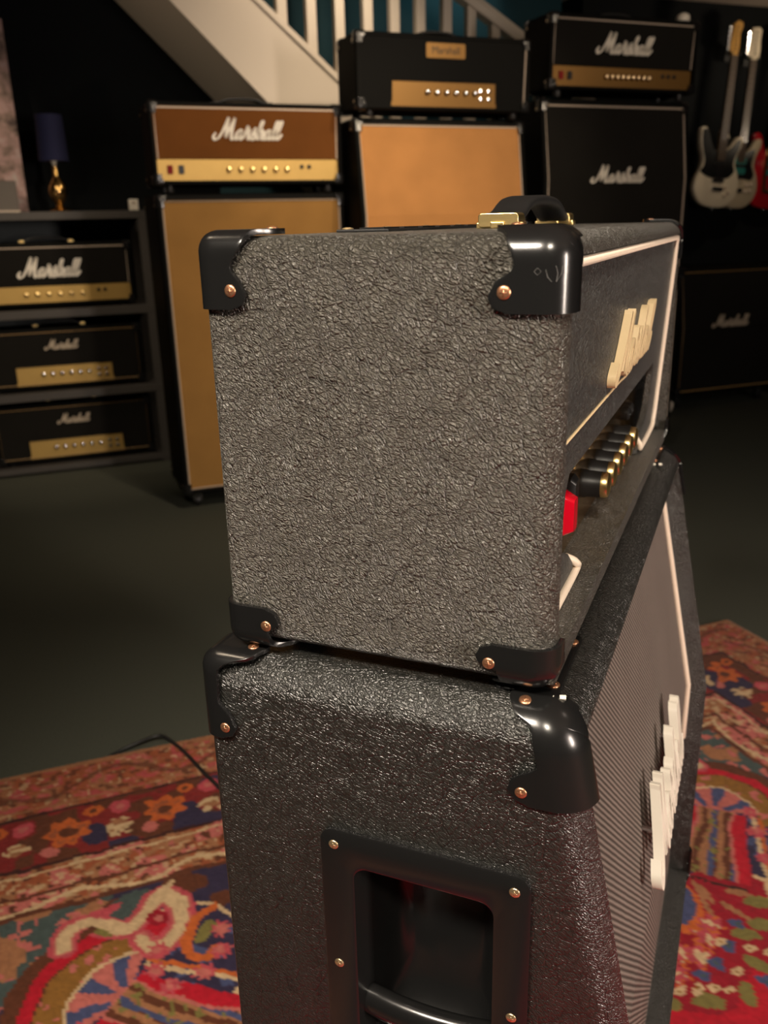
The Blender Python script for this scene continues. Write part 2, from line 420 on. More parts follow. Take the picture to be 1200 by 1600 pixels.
# ------------------------------------------------------------------ amplifier heads
def side_keys(B, lobe, neck, edge, top_lobe, Bt):
    return [(-B, lobe-.010), (-B+.0035, lobe-.0022), (-B+.0095, lobe), (-B+.016, lobe-.003), (-B*.42, neck), (-.001, edge),
            (Bt*.55, top_lobe), (Bt*.8, top_lobe-.002), (Bt, top_lobe-.010)]
def strap_handle(parent, z, y, half, mat_cap='gold_bright', cap_parent=None):
    pts = [(-half, 0, .007), (-half*.8, 0, .011), (-half*.5, 0, .021), (0, 0, .024), (half*.5, 0, .021), (half*.8, 0, .011), (half, 0, .007)]
    P = catmull(pts, 5); rings = []
    for i, p in enumerate(P):
        d = (P[min(i+1, len(P)-1)] - P[max(i-1, 0)]).normalized(); nn = Vector((-d.z, 0, d.x))
        w = .016; t = .0045
        sec = rrect(-w, w, -t, t, .0042, 3)
        rings.append([p + Vector((0, a, 0)) + nn*b + Vector((0, y, z)) for a, b in sec])
    strap = MB().loft(rings).build('handle', 'plastic_dull', parent, 50)
    for sx in (-1, 1):
        mb = MB()
        c = sx*(half-.001)
        mb.loft([[(c+e_, y+a, z+b) for a, b in rrect(-.0175, .0175, .001, .0125, .003, 3)] for e_ in (-.0115, .0115)])
        mb.box(c-.007, c+.007, y-.0205, y+.0205, z, z+.005)
        mb.box(c-.0145, c+.0145, y-.006, y+.006, z, z+.0055)
        mb.build('handle_cap', mat_cap, strap, 40, .001)
    return strap
def knob(parent, x, y, z, r=.0105, d=.022, cap='gold_bright', body='black'):
    k = MB().lathe([(r*1.08, 0), (r*1.08, -.004*1), (r, -.006), (r*.96, -d*.93), (r*.9, -d*.96), (r*.9, -d*.9)], (x, y, z), (0, 1, 0), 18).build('knob', body, parent, 40)
    MB().lathe([(r*.97, .002), (r*.97, -.002), (r*.9, -.0042), (r*.6, -.0056), (0, -.006)], (x, y-d*.94, z), (0, 1, 0), 18).build('knob_cap', cap, k, 40)
    return k
def make_head(name, loc, rz, label, W=.745, H=.286, D=.215, feet=.012, style='full', tolexm='tolex_far', baffle='cloth_black',
              piping='piping_dim', logo='logo_white', logo_w=.27, logo_h=.085, logo_z=.16, panel='gold', near=False, slot_w=.44,
              plaque=False, knobs=6, knob_x0=-.06, knob_dx=.044, jacks=2, handle=True, right_strip=False, logo_x=0.0, group=None):
    root = empty(name, loc, rz); tag(root, label, 'amplifier', group)
    f = feet; hw = W/2; top = f+H
    prof = [(0, f), (0, top), (D, top), (D, f)]
    body = rounded_prism(prof, -hw, hw, .015 if near else .010, .006, D, 7 if near else 4, f if near else None)
    wl, wt = .0165, .0145
    cut = MB().box(-hw+wl, hw-wl, -.1, .075, f+wt, top-wt).mesh('c')
    body = boolean(body, [cut])
    weighted(link('body', body, tolexm, root, 32))
    # feet
    for sx in (-1, 1):
        for y in (.035, D-.035):
            MB().lathe([(.014, 0), (.016, .004), (.0165, f+.001)], (sx*(hw-.06), y, 0), (0, 0, 1), 14).build('rubber_foot', 'plastic_dull', root, 40)
    # tilted baffle: y on its face at height z
    k = .055; yt = .005
    def face(z): return yt + (top - .016 - z)*k
    x0, x1, zb, zt = -hw+wl+.0005, hw-wl-.0005, f+wt+.0005, top-wt-.0005
    pz = f + (.118 if near else .105 if style == 'slot' else .094)
    if style == 'slot':
        sw = slot_w/2
        if near:
            cutp = [(-.205, zb), (-.207, zb+.012), (-.235, zb+.03), (-.272, zb+.045), (-.276, pz-.012), (-.268, pz), (.268, pz), (.276, pz-.012), (.272, zb+.05), (.255, zb+.035), (.215, zb+.028), (.207, zb+.012), (.205, zb)]
        else:
            cutp = [(-sw, f+.028), (-sw, pz), (sw, pz), (sw, f+.028)]
        if near:
            poly = [(x0, zb)] + cutp + [(x1, zb), (x1, zt), (x0, zt)]
        else:
            poly = None
    else:
        poly = [(x0, pz), (x1, pz), (x1, zt), (x0, zt)]
    def plate(p, t=.008):
        return [[(x, face(z), z) for x, z in p], [(x, face(z)+t, z) for x, z in p]]
    bf = MB()
    if poly: bf.loft(plate(poly))
    else:
        for q in ([(x0, pz), (x1, pz), (x1, zt), (x0, zt)], [(x0, zb), (-sw, zb), (-sw, pz), (x0, pz)], [(sw, zb), (x1, zb), (x1, pz), (sw, pz)], [(-sw, zb), (sw, zb), (sw, f+.028), (-sw, f+.028)]):
            bf.loft(plate(q))
    bo = bf.build('front_panel', baffle, root, 30, .0015 if near else 0)
    # control panel and knobs
    if style == 'slot':
        py = .036 if near else face(pz)+.004
        sw2 = .30 if near else sw+.004
        mbp = MB().box(-sw2, sw2, py, py+.003, zb+.001, pz+.012)
        po = mbp.build('control_panel', 'gold_mirror' if near else panel, root, 30)
        kz = f+.058 if near else f+.068
        kd = .022 if near else .012
        for i in range(knobs):
            knob(po, knob_x0 + i*knob_dx, py, kz, .0125 if near else .009, kd, 'gold_bright' if near else 'chrome')
        if near:
            for i in (0, 1):
                MB().loft([[(-.2225-.004+a, py-.0 - h, f+.075+b) for a, b in rrect(-.010*s, .010*s, -.017*s, .017*s, .003, 3)] for h, s in ((0, 1), (.012, 1), (.021, .75))]).build('rocker_switch', 'red', po, 40) if i == 0 else \
                MB().loft([[(-.172+a, py - h, f+.075+b) for a, b in rrect(-.010*s, .010*s, -.015*s, .015*s, .003, 3)] for h, s in ((0, 1), (.008, 1), (.012, .75))]).build('rocker_switch', 'black', po, 40)
            for i in range(4):
                MB().lathe([(.008, 0), (.008, -.008), (.005, -.010), (.0045, -.004)], (.17+.028*(i % 2), py, f+.045+.028*(i//2)), (0, 1, 0), 14).build('jack_socket', 'black', po, 40)
        else:
            for i in range(4):
                MB().lathe([(.008, 0), (.008, -.006), (.004, -.007), (.004, -.003)], (sw-.065+.036*(i % 2), py, f+.048+.03*(i//2)), (0, 1, 0), 12).build('jack_socket', 'chrome', po, 40)
    else:
        py = face(pz)+.003
        po = MB().loft([[(a, py, b) for a, b in rrect(x0+.001, x1-.001, f+wt+.003, pz-.002, .006, 4)], [(a, py+.006, b) for a, b in rrect(x0+.001, x1-.001, f+wt+.003, pz-.002, .006, 4)]]).build('control_panel', panel, root, 30)
        kz = f+.056
        for i in range(knobs):
            knob(po, knob_x0 + i*knob_dx, py, kz, .0095, .012, 'gold_bright' if panel == 'gold' else 'brass', 'gold_dark' if panel != 'gold' else 'gold')
        for i in range(jacks):
            MB().lathe([(.008, 0), (.008, -.005), (.004, -.006), (.004, -.002)], (.205+.03*i, py, f+.066), (0, 1, 0), 12).build('jack_socket', 'black', po, 40)
        for i, mm in ((0, 'dark_red'), (1, 'black')):
            xx = -hw+.065+.042*i
            MB().loft([[(xx+a, py-h, kz+b) for a, b in rrect(-.010, .010, -.015, .015, .002, 3)] for h in (0, .006)]).build('rocker_switch', mm, po, 40)
    # piping
    if piping:
        rr = .0027
        q = .006
        if style == 'full':
            path = [(x0+q, pz+.001), (x0+q, zt-q), (x1-q, zt-q), (x1-q, pz+.001)]
            MB().tube([(x, face(z)-rr*.5, z) for x, z in path], rr*1.1, 8).build('piping', piping, root, 50)
        elif near:
            path = [(-.212, zb+.018), (-.206, zb+.012), (-.209, zb+.004), (x0+q, zb+.004), (x0+q, zt-.004), (x1-.004, zt-.004), (x1-.004, zb+.030), (x1-.008, zb+.016), (x1-.02, zb+.006), (.225, zb+.005), (.210, zb+.012), (.212, zb+.022)]
            pth = [Vector((x, face(z)-rr*.6, z)) for x, z in path]
            pth[0].y += .008; pth[-1].y += .008
            MB().tube(catmull(pth[:4], 5)[:-1]+pth[3:6]+catmull(pth[6:], 5), rr*1.3, 8).build('piping', piping, root, 50)
            lp = [(x0+.002, f+.1485), (-.05, f+.1485), (-.01, f+.147), (.02, f+.1475), (.035, f+.1515)]
            MB().tube([(x, face(z)-.0003, z) for x, z in lp], .0013, 6).build('accent_line', 'logo_cream', root, 50)
        else:
            path = [(x0+q, zb+q), (x0+q, zt-q), (x1-q, zt-q), (x1-q, zb+q)]
            MB().tube([(x, face(z)-rr*.3, z) for x, z in path], rr*.7, 6, True).build('piping', piping, root, 50)
    if right_strip:
        MB().tube([(x1-.004, face(zb)-.002, zb+.004), (x1-.004, face(zt)-.002, zt-.004)], .003, 6).build('piping', 'piping_dim', root, 50)
    # logo
    if logo:
        sm = script_mesh(logo_w, logo_h, .007 if near else .005, 1.0, 6 if near else 4)
        sm.v = [(x+logo_x, y + face(logo_z+f+z)-.0005, z+f+logo_z) for x, y, z in sm.v]
        sm.build('script_logo', logo, root, 35)
    if plaque:
        z0 = f+.187
        pl = MB().loft([[(a, face(z0)-h, z0+b) for a, b in rrect(-.083, .083, 0, .052, .006, 4)] for h in (0, .004)]).build('name_plate', 'gold_dark', root, 30)
        tc = bpy.data.curves.new('t', 'FONT'); tc.body = 'Marshall'; tc.size = .036; tc.align_x = 'CENTER'; tc.align_y = 'CENTER'; tc.extrude = .0005
        to = bpy.data.objects.new('t', tc); COL.objects.link(to)
        me = bpy.data.meshes.new_from_object(to.evaluated_get(bpy.context.evaluated_depsgraph_get())); bpy.data.objects.remove(to)
        lo = link('plate_lettering', me, 'black', pl, 0)
        lo.rotation_euler = (PI/2, 0, 0); lo.location = (0, face(z0)-.0046, z0+.026)
    # corners
    for sx in (-1, 1):
        for sy, fy in ((-1, 0), (1, D)):
            for sz, cz in ((1, top), (-1, f)):
                r = (.015 if near else .010) if sy < 0 else .009
                if near:
                    if sz > 0: kk = side_keys(.045, .045 if sy < 0 else .034, .030 if sy < 0 else .024, .036 if sy < 0 else .034, .047, .042); scr = [(-.033, .0355 if sy < 0 else .0235), (.031, .037)]
                    else: kk = side_keys(.030, .050 if sy < 0 else .042, .036 if sy < 0 else .032, .034, .046, .034); scr = [(-.0165, .041 if sy < 0 else .032)]
                    pr_ = protector(root, (sx*hw, fy, cz), (sx, sy, sz), r, kk, scr, T=.022, off=.0032 if sy > 0 else .0022)
                    if (sx, sy, sz) == (-1, -1, 1):      # pale scuffs on the cap by the front
                        for st_ in ([(-.0215, .0185), (-.0195, .0165), (-.0215, .0145), (-.0235, .0165), (-.0215, .0185)], [(-.0205, .0125), (-.0245, .0115), (-.027, .0095)], [(-.0185, .0075), (-.0225, .0062), (-.027, .0070)], [(-.027, .0070), (-.0225, .0035), (-.0185, .0030)]):
                            pp_ = []
                            for a_, b_ in st_:
                                q_, n_ = corner_map(a_, b_, r, .022, .0022+.0013); pp_.append((sx*hw - sx*q_[0], fy - sy*q_[1], cz - sz*q_[2]))
                            MB().tube(pp_, .00022, 5).build('scuff_mark', 'scuff', pr_, 40)
                else:
                    kk = side_keys(.04, .038, .028, .032, .042, .036)
                    protector(root, (sx*hw, fy, cz), (sx, sy, sz), r, kk, [(-.03, .029)], ns=16, nt=10, smat='brass')
    if handle:
        strap_handle(root, top, D*.46 if near else D*.47, .110, 'gold_bright' if near or handle == 'gold' else 'plastic_dull')
    if near:
        # rear vent plate on the top with its screws
        v = MB().box(-.20, .20, D-.062, D-.016, top, top+.0022).build('vent_plate', 'plastic_dull', root, 30, .0008)
        for i in range(8):
            MB().box(-.18+i*.046, -.18+i*.046+.034, D-.050, D-.028, top+.0021, top+.0034).build('vent_slat', 'black', v, 30)
        for x in (-.19, -.105, .0, .105, .19):
            put_screw(v, (x, D-.022, top+.0022), (0, 0, 1), 'brass', .005)
        # back board
        MB().box(-hw+.03, hw-.03, D-.004, D+.002, f+.03, top-.03).build('back_panel', 'plastic_dull', root, 30)
    return root

# ------------------------------------------------------------------ speaker cabinets
def caster(parent, x, y, h, mat='chrome'):
    c = MB().box(x-.026, x+.026, y-.026, y+.026, h-.004, h)
    c.lathe([(.014, 0), (.014, .010)], (x, y, h-.014), (0, 0, 1), 12)
    for s in (-1, 1): c.box(x+s*.014-.0015, x+s*.014+.0015, y-.012, y+.022, h*.38, h-.012)
    co = c.build('caster', mat, parent, 35)
    r = h*.42
    MB().lathe([(r*.8, -.010), (r, -.007), (r, .007), (r*.8, .010)], (x, y+.008, r), (1, 0, 0), 18).build('wheel', 'plastic_dull', co, 40)
    return co
def make_cab(name, loc, rz, label, W=.77, H=.755, D=.36, lift=.07, angled=True, slant=.06, bend=.36, tolexm='tolex_far', cloth='cloth_black',
             piping='piping_dim', logo='logo_white', logo_w=.27, logo_h=.085, logo_drop=None, near=False, casters=True, group=None, cloth_split=None, inset=.018):
    root = empty(name, loc, rz); tag(root, label, 'speaker cabinet', group)
    hw = W/2; bot = lift; top = lift+H; zbend = top-bend
    if not angled: slant = 0.0
    prof = [(0, bot)] + ([(0, zbend)] if angled else []) + [(slant, top), (D, top), (D, bot)]
    R = .025 if near else .014
    body = rounded_prism(prof, -hw, hw, R, .006, D, 8 if near else 4)
    def fy(z): return 0.0 if (not angled or z < zbend) else slant*(z-zbend)/bend
    rec = .034 if near else .015; zt, zb = top-inset-.004, bot+inset+.004
    cp = [(-.2, zt), (fy(zt)+rec, zt)] + ([(rec, zbend)] if angled else []) + [(rec, zb), (-.2, zb)]
    cuts = [MB().prism(cp, 'x', -hw+inset, hw-inset).mesh('c')]
    hc = (-.088, -.263)          # near handle centre: world x, height below the head's underside
    if near:
        hy = loc[0]-hc[0]; hz = ZB+hc[1]-loc[2]
        pr = rrect(hy-.070, hy+.070, hz-.112, hz+.112, .016, 4)
        cuts.append(MB().prism(pr, 'x', -hw-.05, -hw+.075).mesh('c'))
    body = boolean(body, cuts)
    weighted(link('body', body, tolexm, root, 32))
    # grille cloth on its board
    g = rec-.004
    row = [(fy(zt)+g, zt)] + ([(g, zbend)] if angled else []) + [(g, zb)]
    a, b = -hw+inset+.0005, hw-inset-.0005
    rings = [[(x, y, z) for y, z in row] + [(x, y+.003, z) for y, z in reversed(row)] for x in (a, b)]
    MB().loft(rings).build('grille_cloth', cloth, root, 5)
    if piping:
        rr = .0042 if near else .0042
        p = [(a+.005, fy(zt)+g-rr*.6, zt-.005), (b-.005, fy(zt)+g-rr*.6, zt-.005)]
        if angled: p += [(b-.005, g-rr*.6, zbend)]
        p += [(b-.005, g-rr*.6, zb+.005), (a+.005, g-rr*.6, zb+.005)]
        if angled: p += [(a+.005, g-rr*.6, zbend)]
        if near: p = [(a+.005, g+.012, zbend-.105), (a+.005, g-rr*.6, zbend-.09), p[5], p[0], p[1], p[2], (b-.005, g-rr*.6, zbend-.09), (b-.005, g+.012, zbend-.105)]
        MB().tube(p, rr, 8, not near).build('piping', piping, root, 50)
    if logo:
        ld = logo_drop if logo_drop is not None else .22
        sm = script_mesh(logo_w, logo_h, .010 if near else .006, 1.0, 6 if near else 4)
        sm.v = [(x, y + fy(top-ld+z)+g-(.011 if near else .0005), z+top-ld) for x, y, z in sm.v]
        so = sm.build('script_logo', logo, root, 35)
        if near:
            for x_ in (-.09, 0, .09): MB().lathe([(.003, -.012), (.003, .001)], (x_, fy(top-ld+.03)+g, top-ld+.03), (0, 1, 0), 8).build('logo_pin', 'chrome', so, 40)
    for sx in (-1, 1):
        for sy in (-1, 1):
            for sz in (1, -1):
                cy = (slant if sz > 0 else 0) if sy < 0 else D
                r = R if sy < 0 else .010
                sh = (-slant/bend if (sy < 0 and sz > 0 and angled) else 0)
                if near:
                    lobe, neck = (.052, .028) if sy < 0 else (.027, .013)
                    kk = [(-.066, lobe-.012), (-.062, lobe-.003), (-.056, lobe), (-.049, lobe-.003), (-.034, neck), (-.010, neck+.001), (.008, .042), (.020, .046), (.028, .043), (.033, .033)]
                    scr = [(-.056, lobe-.0095), (.0165, .0345)]
                    protector(root, (sx*hw, cy, top if sz > 0 else bot), (sx, sy, sz), r, kk, scr, .022, .0034 if sy > 0 else .0024, sh)
                else:
                    kk = side_keys(.05, .046, .034, .036, .046, .04)
                    protector(root, (sx*hw, cy, top if sz > 0 else bot), (sx, sy, sz), r, kk, [(-.04, .036)], .03, .002, sh, ns=14, nt=9, smat='brass')
    if casters and lift > .03:
        c0 = caster(root, -hw+.06, .06, lift)
        for x, y in ((hw-.06, .06), (-hw+.06, D-.06), (hw-.06, D-.06)):
            c = copy_part(c0, root, (x+hw-.06, y-.06, 0))
            for w in c0.children: copy_part(w, c)
    if near:
        # stacking cups let into the top
        for sx in (-1, 1):
            mb = MB()
            cx = sx*(hw-.075)
            yA = slant+.006
            mb.loft([[(cx+a_, yA+.032+b_, top+h) for a_, b_ in rrect(-.047*s, .047*s, -.022*s, .022*s, .004, 3)] for h, s in ((-.001, 1), (.0022, 1), (.0026, .97))])
            cup = mb.build('stacking_cup', 'plastic', root, 40)
            MB().tube([(cx-.049, yA+.012, top+.0016), (cx-.049, yA+.035, top+.0016)], .0016, 6).build('cup_rim', 'logo_white', cup, 40)
            MB().tube([(cx-.047, yA+.0085, top+.0016), (cx-.046, yA+.0045, top+.0016)], .0017, 6).build('cup_rim', 'logo_white', cup, 40)
            for q in (-.034, .034): put_screw(cup, (cx+q, yA+.016, top+.0026), (0, 0, 1), 'copper', .005)
        # recessed side handle
        X = -hw
        def ring(h, wx, wz, r): return [(X+h, hy+a_, hz+b_) for a_, b_ in rrect(-wx, wx, -wz, wz, r, 6)]
        mb = MB().loft([ring(.001, .081, .126, .012), ring(-.0032, .081, .126, .012), ring(-.0040, .0795, .1245, .011),
                        ring(-.0040, .057, .098, .012), ring(-.0026, .0545, .0955, .011), ring(.006, .0525, .0935, .012),
                        ring(.030, .050, .088, .018), ring(.050, .042, .074, .026), ring(.058, .030, .055, .024)], False, True)
        hd = mb.build('side_handle', 'plastic', root, 40)
        bar = MB(); rings = []
        for i in range(13):
            t = -1 + 2*i/12
            yy = hy + t*.056; out = .014 - .006*(1-t*t)
            hgt = .014
            rings.append([(X+out + .010*math.cos(q), yy, hz-.046 + hgt*math.sin(q)) for q in [2*PI*k/14 for k in range(14)]])
        bar.loft(rings).build('handle_grip', 'plastic', hd, 50)
        for sy in (-1, 1):
            for zz in (-.113, -.0, .113):
                put_screw(hd, (X-.0040, hy+sy*.0695, hz+zz), (-1, 0, 0), 'brass', .0040)
        # socket plate on the back
        MB().box(-.06, .06, D-.001, D+.002, bot+.30, bot+.40).build('socket_plate', 'chrome', root, 30)
    return root

# ------------------------------------------------------------------ the room
MT['carpet'] = plain('dark_carpet', (.066, .070, .055), .95, noise=.35, nscale=220, bump=.5, spec=.1)
MT['wall_dark'] = plain('dark_wall_paint_and_shade', (.0035, .0045, .005), .9, noise=.1, spec=.15)
MT['wall_teal'] = plain('deep_teal_paint', (.012, .060, .075), .75, noise=.08, nscale=5)
MT['ceiling'] = plain('beige_ceiling_paint', (.26, .21, .17), .8, noise=.05)
def rbox(name, U0, U1, N0, N1, z0, z1, mat, kind='structure', bevel=0):
    """box in the room frame: local x along U, local y along -N"""
    o = MB().box(U0, U1, -N1, -N0, z0, z1).build(name, mat, None, 30, bevel, 2, (0, 0, 0), RZ)
    if kind: o['kind'] = kind
    return o
CZ = 2.32
rbox('floor', -1.7, 5.4, -4.6, 2.7, -.1, 0, 'carpet')
rbox('wall_back', .72, 2.78, -4.6, -4.47, 0, 3.9, 'wall_teal')
rbox('wall_back_left', -1.7, .72, -4.6, -4.47, 0, 3.9, 'wall_dark')  # same wall as the teal part; shade under the stairs put into its colour
rbox('wall_back_right', 2.78, 5.4, -4.6, -4.25, 0, CZ, 'wall_dark')
rbox('wall_left', -1.8, -1.7, -4.6, 2.7, 0, CZ, 'wall_dark')
rbox('wall_right', 5.4, 5.5, -4.6, 2.7, 0, CZ, 'wall_dark')
rbox('wall_front', -1.8, 5.5, 2.7, 2.8, 0, CZ, 'wall_dark')
cl = MB()
for U0, U1, N0, N1 in ((-1.8, 5.5, -3.68, 2.8), (2.78, 5.5, -4.6, -3.68), (-1.8, -1.2, -4.6, -3.68)):
    cl.box(U0, U1, -N1, -N0, CZ, CZ+.12)
tag(cl.build('ceiling', 'ceiling', None, 30, loc=(0, 0, 0), rz=RZ), kind='structure')

# staircase against the back wall
st = empty('staircase', room(1.2, -3.75, 0), RZ)
tag(st, 'white painted wooden staircase with square balusters rising behind the stacks', 'staircase')
def sl(U): return U-1.2
def low(U): return 2.042-.968*(U-.42)
def upp(U): return 2.064-.837*(U-.792)
def rail(U): return 2.121-.55*(U-1.786)
Ua, Ub, Uc = -.75, 2.52, 3.2
MB().prism([(sl(Ua), low(Ua)), (sl(Ub), low(Ub)), (sl(Uc), .02), (sl(Uc), upp(Uc)), (sl(Ua), upp(Ua))], 'y', 0, .035).build('stringer', 'white_paint', st, 30, .003)
MB().loft([[(sl(U), y, z) for U, y, z in ((Ua, -.012, upp(Ua)-.012), (Uc, -.012, upp(Uc)-.012), (Uc, -.012, upp(Uc)+.022), (Ua, -.012, upp(Ua)+.022))],
           [(sl(U), y, z) for U, y, z in ((Ua, .06, upp(Ua)-.012), (Uc, .06, upp(Uc)-.012), (Uc, .06, upp(Uc)+.022), (Ua, .06, upp(Ua)+.022))]]).build('base_rail', 'white_paint', st, 30, .003)
MB().loft([[(sl(U), y, low(U)+d) for U, d in ((Ua, 0.004), (Ub, 0.004), (Ub, .03), (Ua, .03))] for y in (.036, .715)]).build('soffit', 'white_paint', st, 30)
MB().prism([(sl(Ua), low(Ua)+.03), (sl(Ub), low(Ub)+.03), (sl(Uc), .02), (sl(Uc), upp(Uc)), (sl(Ua), upp(Ua))], 'y', .685, .715).build('stringer', 'white_paint', st, 30)
for i in range(15):
    U = 3.05-.24*i; z = .5*(low(U)+upp(U)) - .02
    if z < .05 or U < -.6: continue
    MB().box(sl(U)-.14, sl(U)+.12, .037, .684, z-.02, z+.012).build('tread', 'white_paint', st, 30)
bal = None
for U in (.39, .52, .65, .775, .907, 1.042, 1.175, 1.312, 1.445, 1.575, 1.712, 1.84, 1.97, 2.10, 2.23):
    b0 = upp(U)+.018; b1 = rail(U)+.02
    MB().box(sl(U)-.023, sl(U)+.023, .002, .046, b0-.02, b1).build('baluster', 'white_paint', st, 30, .003)
MB().loft([[(sl(U), y, rail(U)+d) for y, d in ((-.012, 0), (.060, 0), (.066, .035), (.05, .07), (-.002, .07), (-.018, .035))] for U in (-.6, 2.45)]).build('handrail', 'white_paint', st, 30, .004)
MB().box(sl(2.45), sl(2.54), -.02, .07, 0, rail(2.45)+.16).build('newel_post', 'white_paint', st, 30, .006)

# ------------------------------------------------------------------ the near stack
CAB_TOP = ZB-.012
make_cab('speaker_cabinet', (.086, .3725, .0115), PI/2, 'large slant-front black speaker cabinet in the foreground with recessed side handle', W=.77, H=.72, D=.348, lift=CAB_TOP-.72-.0115, angled=True, slant=.071,
         bend=.36, tolexm='tolex_cab', cloth='cloth_pepper', piping='cream', logo='logo_white', logo_w=.265, logo_h=.070, logo_drop=.318, near=True)
make_head('amplifier_head', (-.0025, .3725, CAB_TOP), PI/2, 'large black wrinkled vinyl amplifier head filling the foreground, cream script on front', D=.2395, style='slot', tolexm='tolex_head',
          baffle='vinyl_front', piping='cream', logo='logo_cream', logo_w=.262, logo_h=.052, logo_z=.160, near=True, knobs=6, knob_x0=-.0825, knob_dx=.0392)

# ------------------------------------------------------------------ the row of stacks behind
make_cab('speaker_cabinet', room(.573, -3.12, 0), RZ, 'tall golden brown grille speaker cabinet on casters, left of the tan one', W=.752, H=1.19, D=.36, lift=.065, angled=False,
         cloth='cloth_brown', piping='piping_dim', logo=None)
make_head('amplifier_head', room(.568, -3.1, 1.259), RZ, 'amplifier head with dark brown front and bright gold panel on tall brown cabinet', feet=.025, H=.29, style='full', baffle='cloth_rust',
          piping='cream', logo='logo_white', logo_w=.275, logo_h=.072, logo_z=.163, panel='gold', knobs=6, knob_x0=-.085, knob_dx=.046)
make_cab('speaker_cabinet', room(1.332, -2.95, 0), RZ, 'lower black cabinet under the tan grille cabinet, mostly hidden by the foreground amplifier', W=.75, H=.75, D=.36, lift=.006, angled=False, cloth='cloth_tan', logo=None, casters=False)
make_cab('speaker_cabinet', room(1.332, -2.95, .760), RZ, 'speaker cabinet with plain tan basket-weave grille and no logo', W=.75, H=.755, D=.36, lift=.006, angled=True, slant=.06, cloth='cloth_tan', logo=None, casters=False)
make_head('amplifier_head', room(1.327, -2.955, 1.523), RZ, 'plain black amplifier head with small gold name plate, above the tan grille', feet=.02, H=.268, W=.745, style='slot', baffle='tolex_far', piping=None, logo=None,
          panel='gold_dark', slot_w=.445, plaque=True, knobs=6, knob_x0=-.075, knob_dx=.041, right_strip=True)
make_cab('speaker_cabinet', room(2.19, -3.0, 0), RZ, 'lower black cabinet under the black slant cabinet near the guitars', W=.765, H=.755, D=.36, lift=.095, angled=False, cloth='cloth_black', logo=None)
make_cab('speaker_cabinet', room(2.19, -3.0, .852), RZ, 'black slant-front cabinet with white script logo standing beside the guitars', W=.765, H=.757, D=.36, lift=.006, angled=True, bend=.32, slant=.05, cloth='cloth_black', logo='logo_white', logo_w=.285, logo_h=.068, logo_drop=.335, casters=False)
make_head('amplifier_head', room(2.187, -3.0, 1.617), RZ, 'black amplifier head with white script and dull gold panel beside the guitars', feet=.025, H=.285, style='full', baffle='cloth_black', piping='piping_dim',
          logo='logo_white', logo_w=.285, logo_h=.075, logo_z=.145, panel='gold_dark', knobs=9, knob_x0=-.085, knob_dx=.027, jacks=3)
wb = MB().lathe([(.012, 0), (.027, .002), (.030, .012), (.026, .026), (.014, .034), (0, .036)], (0, 0, 0), (0, 0, 1), 20).build('dome_cap', 'logo_white', None, 50, loc=room(2.505, -3.05, 1.9305))
tag(wb, 'small white rounded cap on top of the black head beside the guitars', 'cap')

# cabinets by the guitar wall
make_cab('speaker_cabinet', room(3.66, -3.82, 0), RZ, 'small black cabinet with dim script logo on the floor below the guitars', W=.765, H=.755, D=.36, lift=.085, angled=True, slant=.05, bend=.34, cloth='cloth_black', piping='piping_gold', logo='logo_grey', logo_w=.28, logo_h=.07, logo_drop=.35)
make_cab('speaker_cabinet', room(4.555, -3.86, 0), RZ, 'dark cabinet with brownish grille at the far right edge of the photo', W=.765, H=.755, D=.36, lift=.085, angled=True, slant=.05, bend=.34, cloth='cloth_rust', piping='piping_gold', logo=None)

# ------------------------------------------------------------------ shelf rack with three heads
sh = empty('shelf_rack', room(-.25, -4.02, 0), RZ)
tag(sh, 'charcoal open shelf rack holding three amplifier heads on the left', 'shelf')
for z0, z1 in ((.012, .040), (.362, .400), (.746, .785), (1.182, 1.218)):
    MB().box(-.60, .52, 0, .42, z0, z1).build('shelf_board', 'shelf_metal', sh, 30, .002)
for x in (-.60, .52):
    for y in (.0, .385):
        MB().box(x-(.0 if x < 0 else .045)+.0, x+(.045 if x < 0 else 0), y+.001, y+.034, 0, 1.183).build('post', 'shelf_metal', sh, 30, .002)
MB().box(-.598, .518, .420, .432, .02, 1.2).build('back_panel', 'shelf_back', sh, 30)  # added board, standing in for the wall lit behind the shelves
make_head('amplifier_head', room(-.19, -4.06, .785), RZ, 'black amplifier head with white script and full gold strip on the top shelf', feet=.012, handle='gold', style='full', baffle='cloth_black', piping='piping_dim', logo='logo_white', logo_w=.285, logo_h=.085, logo_z=.135, panel='gold', knobs=6, knob_x0=-.12, knob_dx=.05)
make_head('amplifier_head', room(-.185, -4.06, .40), RZ, 'black amplifier head with small script and gold panel on the middle shelf', feet=.012, handle='gold', style='slot', baffle='cloth_black', piping='piping_gold', logo='logo_grey', logo_w=.155, logo_h=.045, logo_z=.185, panel='gold', slot_w=.44, knobs=6, knob_x0=-.10, knob_dx=.042)
make_head('amplifier_head', room(-.175, -4.06, .04), RZ, 'black amplifier head with small script and gold panel on the bottom shelf', feet=.012, handle='gold', style='slot', baffle='cloth_black', piping='piping_gold', logo='logo_grey', logo_w=.155, logo_h=.045, logo_z=.185, panel='gold', slot_w=.44, knobs=6, knob_x0=-.10, knob_dx=.042)

